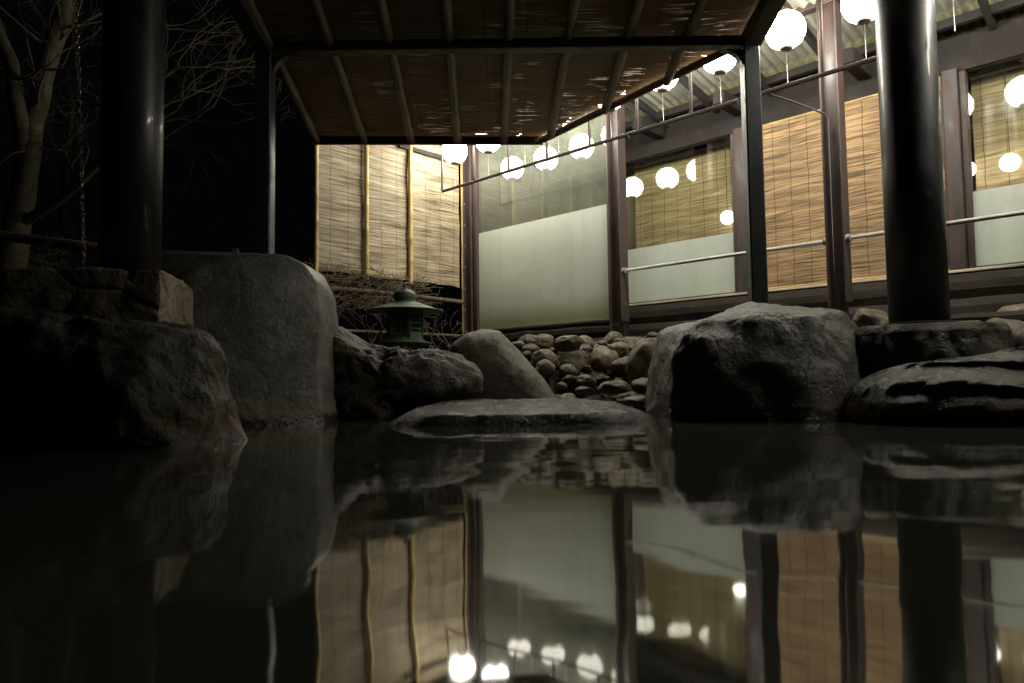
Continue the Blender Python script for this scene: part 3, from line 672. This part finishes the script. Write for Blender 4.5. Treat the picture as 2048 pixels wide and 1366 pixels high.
# ---------------------------------------------------------------- bronze garden lantern
lx,ly=-.95,6.2; LT=thing('bronze_lantern','green patinated bronze garden lantern with a wide domed hat among bare stems','garden lantern',(lx,ly,.50))
hat=[(.02,1.118),(.012,1.10),(.018,1.095),(.05,1.085),(.092,1.062),(.105,1.035),(.098,1.005),(.085,.99),(.10,.978),(.15,.962),(.21,.94),(.27,.918),(.315,.905),(.345,.899),(.345,.892),(.30,.893),(.18,.888),(.02,.885)]
part('hat',MB().lathe(hat,lx,ly,48),M['patina'],LT)
part('finial',MB().lathe([(.006,1.112),(.013,1.122),(.016,1.132),(.007,1.148),(.001,1.155)],lx,ly,16),M['patina'],LT)
bd=MB(); nS=6; rb=.155
def hexp(i,r): a=math.radians(60*i-8); return (lx+r*math.cos(a),ly+r*math.sin(a))
for i in range(nS):
    a=hexp(i,rb); b=hexp(i+1,rb); A=Vector((*a,0)); B=Vector((*b,0))
    bd.beam((*a,.66),(*a,.885),.026,.026)
    for z,hh in ((.875,.028),(.665,.075)): bd.beam(A+Vector((0,0,z)),B+Vector((0,0,z)),.018,hh)
    for q in (.24,.5,.76): bd.beam(A.lerp(B,q)+Vector((0,0,.70)),A.lerp(B,q)+Vector((0,0,.86)),.010,.010)
    for z in (.735,.785,.825): bd.beam(A+Vector((0,0,z)),B+Vector((0,0,z)),.010,.011)
part('body',bd,M['patina'],LT)
part('fire_chamber',MB().lathe([(.09,.63),(.09,.88)],lx,ly,24),M['inner'],LT)
part('base_tray',MB().lathe([(.12,.60),(.235,.602),(.24,.612),(.19,.622),(.165,.64),(.15,.66),(.02,.66)],lx,ly,36),M['patina'],LT)
for i in range(6):
    a=hexp(i,.16); part('leg',MB().tube([(*hexp(i,.13),.60),(*hexp(i,.17),.55),(*hexp(i,.165),.46)],[.02,.018,.022],8),M['patina'],LT)
# ---------------------------------------------------------------- bare shrubs, trees
def grow(m, p, d, r, L, depth, spread=.5, up=.1, n=5, sides=6, minr=.0012):
    pts=[p]; rad=[r]; q=p.copy(); dd=d.normalized()
    for i in range(n):
        dd=(dd+Vector((R.gauss(0,.2),R.gauss(0,.2),R.gauss(0,.2)+up*.1))).normalized(); q=q+dd*L/n; pts.append(q.copy()); rad.append(max(minr,r*(1-.55*(i+1)/n)))
    m.tube(pts,rad,sides,cap=False)
    if depth>0:
        for k in range(R.choice((2,3,3))):
            i=R.randrange(1,n+1) if k else n
            nd=(dd+Vector((R.gauss(0,spread),R.gauss(0,spread),R.gauss(0,spread)+up))).normalized()
            grow(m,pts[i].copy(),nd,rad[i]*.75,L*R.uniform(.55,.85),depth-1,spread,up,n,max(3,sides-1),minr)
shr=['bare shrub with pale stems left of the bronze lantern','bare stems crossing behind the bronze lantern','thin bare shrub right of the bronze lantern by the first maroon post','sparse bare shrub close to the tall granite boulder']
for (px,Y,nn),lab in zip(((745,6.5,6),(800,6.7,4),(885,6.7,6),(685,6.2,6)),shr):
    b=at(px,690,Y); m=MB(); gz=gh(b.x,b.y)
    for k in range(nn):
        p0=Vector((b.x+R.uniform(-.14,.14),b.y+R.uniform(-.1,.1),gz-.05)); grow(m,p0,Vector((R.gauss(0,.13),R.gauss(0,.1),1)),.008,R.uniform(.25,.36),2,.35,.25,6,5,.0022)
    single('bare_shrub',lab,'shrub',m,M['twig'],(b.x,b.y,gz))
# foreground left tree
tr=thing('bare_tree','forked bare tree with a mossy trunk at the left edge','tree',(-4.75,6.5,.4))
m=MB()
def path(pts,Y,r): 
    P3=[at(a,b,Y+dy) for a,b,dy in pts]; out=[]; rr=[]
    for i in range(len(P3)-1):
        for q in range(6):
            t=q/6; v=P3[i].lerp(P3[i+1],t); v+=Vector((noise.noise(v*3),noise.noise(v*3+Vector((9,0,0))),0))*.025; out.append(v); rr.append(r[i]*(1-t)+r[i+1]*t)
    out.append(P3[-1]); rr.append(r[-1]); return out,rr
m.tube(*path([(5,620,0),(18,540,0),(38,440,0),(55,340,0),(62,260,.05),(88,160,.1),(118,60,.15),(150,-60,.2),(170,-160,.2)],6.5,[.17,.13,.115,.10,.095,.085,.08,.075,.07]),14)
part('trunk',m,M['bark'],tr)
m=MB(); m.tube(*path([(48,330,0),(42,240,-.05),(22,130,-.1),(-10,40,-.1),(-60,-60,0)],6.5,[.08,.075,.065,.055,.04]),10); part('limb',m,M['bark'],tr)
m=MB(); m.tube(*path([(40,450,0),(110,405,-.1),(160,365,-.2),(210,322,-.2),(260,290,-.1),(300,240,0)],6.5,[.05,.042,.036,.03,.02,.012]),8); part('limb',m,M['bark'],tr)
m=MB()
for (a,b,dy) in ((62,300,0),(100,100,.1),(30,160,-.1),(160,365,-.2),(25,500,0),(75,210,0),(120,60,.1)):
    for k in range(2): grow(m,at(a,b,6.5+dy),Vector((R.uniform(-.4,1),R.uniform(-.5,.4),R.uniform(-.2,.9))),.014,R.uniform(.4,.7),3,.5,.1,5,5,.0025)
part('crown',m,M['bark'],tr)
def backtree(label,px,Y,base_r,seedpts,nt):
    b=at(px,560,Y); t=thing('bare_tree',label,'tree',(b.x,b.y,gh(b.x,b.y)))
    m=MB(); m.tube([(b.x,b.y,gh(b.x,b.y)-.1),(b.x+.05,b.y,1.2),(b.x+.02,b.y,2.4),(b.x+.1,b.y,3.8)],[base_r,base_r*.8,base_r*.65,base_r*.3],9); part('trunk',m,M['bark'],t)
    m=MB()
    for (a,c,dx,dz) in seedpts:
        for k in range(nt): grow(m,at(a,c,Y),Vector((dx+R.gauss(0,.2),R.gauss(0,.35),dz+R.gauss(0,.2))),.013,R.uniform(.7,1.1),3,.36,.05,9,5,.0022)
    part('branches',m,M['bark'],t)
backtree('bare branched tree behind the left pillar, its limbs reaching to the thin post',300,7.6,.09,[(310,220,1,.45),(300,250,1,.25),(300,290,1,.1),(310,160,1,.5),(300,60,1,.3)],2)
backtree('dim bare tree in the dark behind the rain chain',120,8.6,.08,[(120,300,.6,.6),(140,200,.8,.5),(120,400,.8,.3)],3)
for (px,Y,hgt,lab) in ((90,6.2,.9,'low tangle of bare stems at the foot of the left tree'),(190,6.0,.9,'low bare bush just left of the left pillar'),(380,7.4,.9,'thin bare bush behind the tall granite boulder'),(455,7.8,.8,'faint bare bush beside the small stake')):
    b=at(px,600,Y); gz=gh(b.x,b.y); m=MB()
    for k in range(9): grow(m,Vector((b.x+R.uniform(-.35,.35),b.y+R.uniform(-.3,.3),gz)),Vector((R.gauss(0,.3),R.gauss(0,.3),1)),.008,hgt*R.uniform(.3,.6),3,.5,.15,5,4,.002)
    single('bare_shrub',lab,'shrub',m,M['twig'],(b.x,b.y,gz))
lg=thing('log_rail','weathered horizontal log rail on stakes behind the left pillar','rail fence',(-3.2,6.0,.6))
q,rr=path([(-60,462,0),(30,475,0),(210,500,-.1),(330,512,-.1),(450,527,0)],6.1,[.045,.045,.05,.045,.035]); part('rail',MB().tube(q,rr,10),M['log'],lg)
for px,py in ((-20,468),(300,508)):
    a=at(px,py,6.15); part('stake',MB().tube([(a.x,a.y,.4),(a.x,a.y,a.z)],.035,8),M['log'],lg)
a=at(471,497,7.6); single('wooden_stake','short pale square stake above the tall granite boulder','stake',MB().bevbox(a.x-.035,a.x+.035,a.y-.03,a.y+.03,.4,a.z,.005),M['sill'],(a.x,a.y,.4))
# rain chain
rc=thing('rain_chain','thin wet metal rain chain hanging left of the left pillar','rain chain',(at(158,300,5.6).x,5.6,.9))
m=MB(); top=at(151,-80,5.6); bt=at(168,520,5.6); k=0; z=bt.z; L=.055
while z<top.z:
    f=(z-bt.z)/(top.z-bt.z); x=bt.x+(top.x-bt.x)*f; rot=(k%2)*math.pi/2
    ring=[(x+.012*math.cos(a)*math.cos(rot),5.6+.012*math.cos(a)*math.sin(rot),z+L*.55*math.sin(a)) for a in [2*math.pi*i/10 for i in range(11)]]
    m.tube(ring,.0035,5,cap=False); k+=1; z+=L*.85
def steel():
    t=NT('wet_steel'); return t.done(t.pbsdf((.2,.17,.15),.25,metal=1))
part('links',m,steel(),rc)
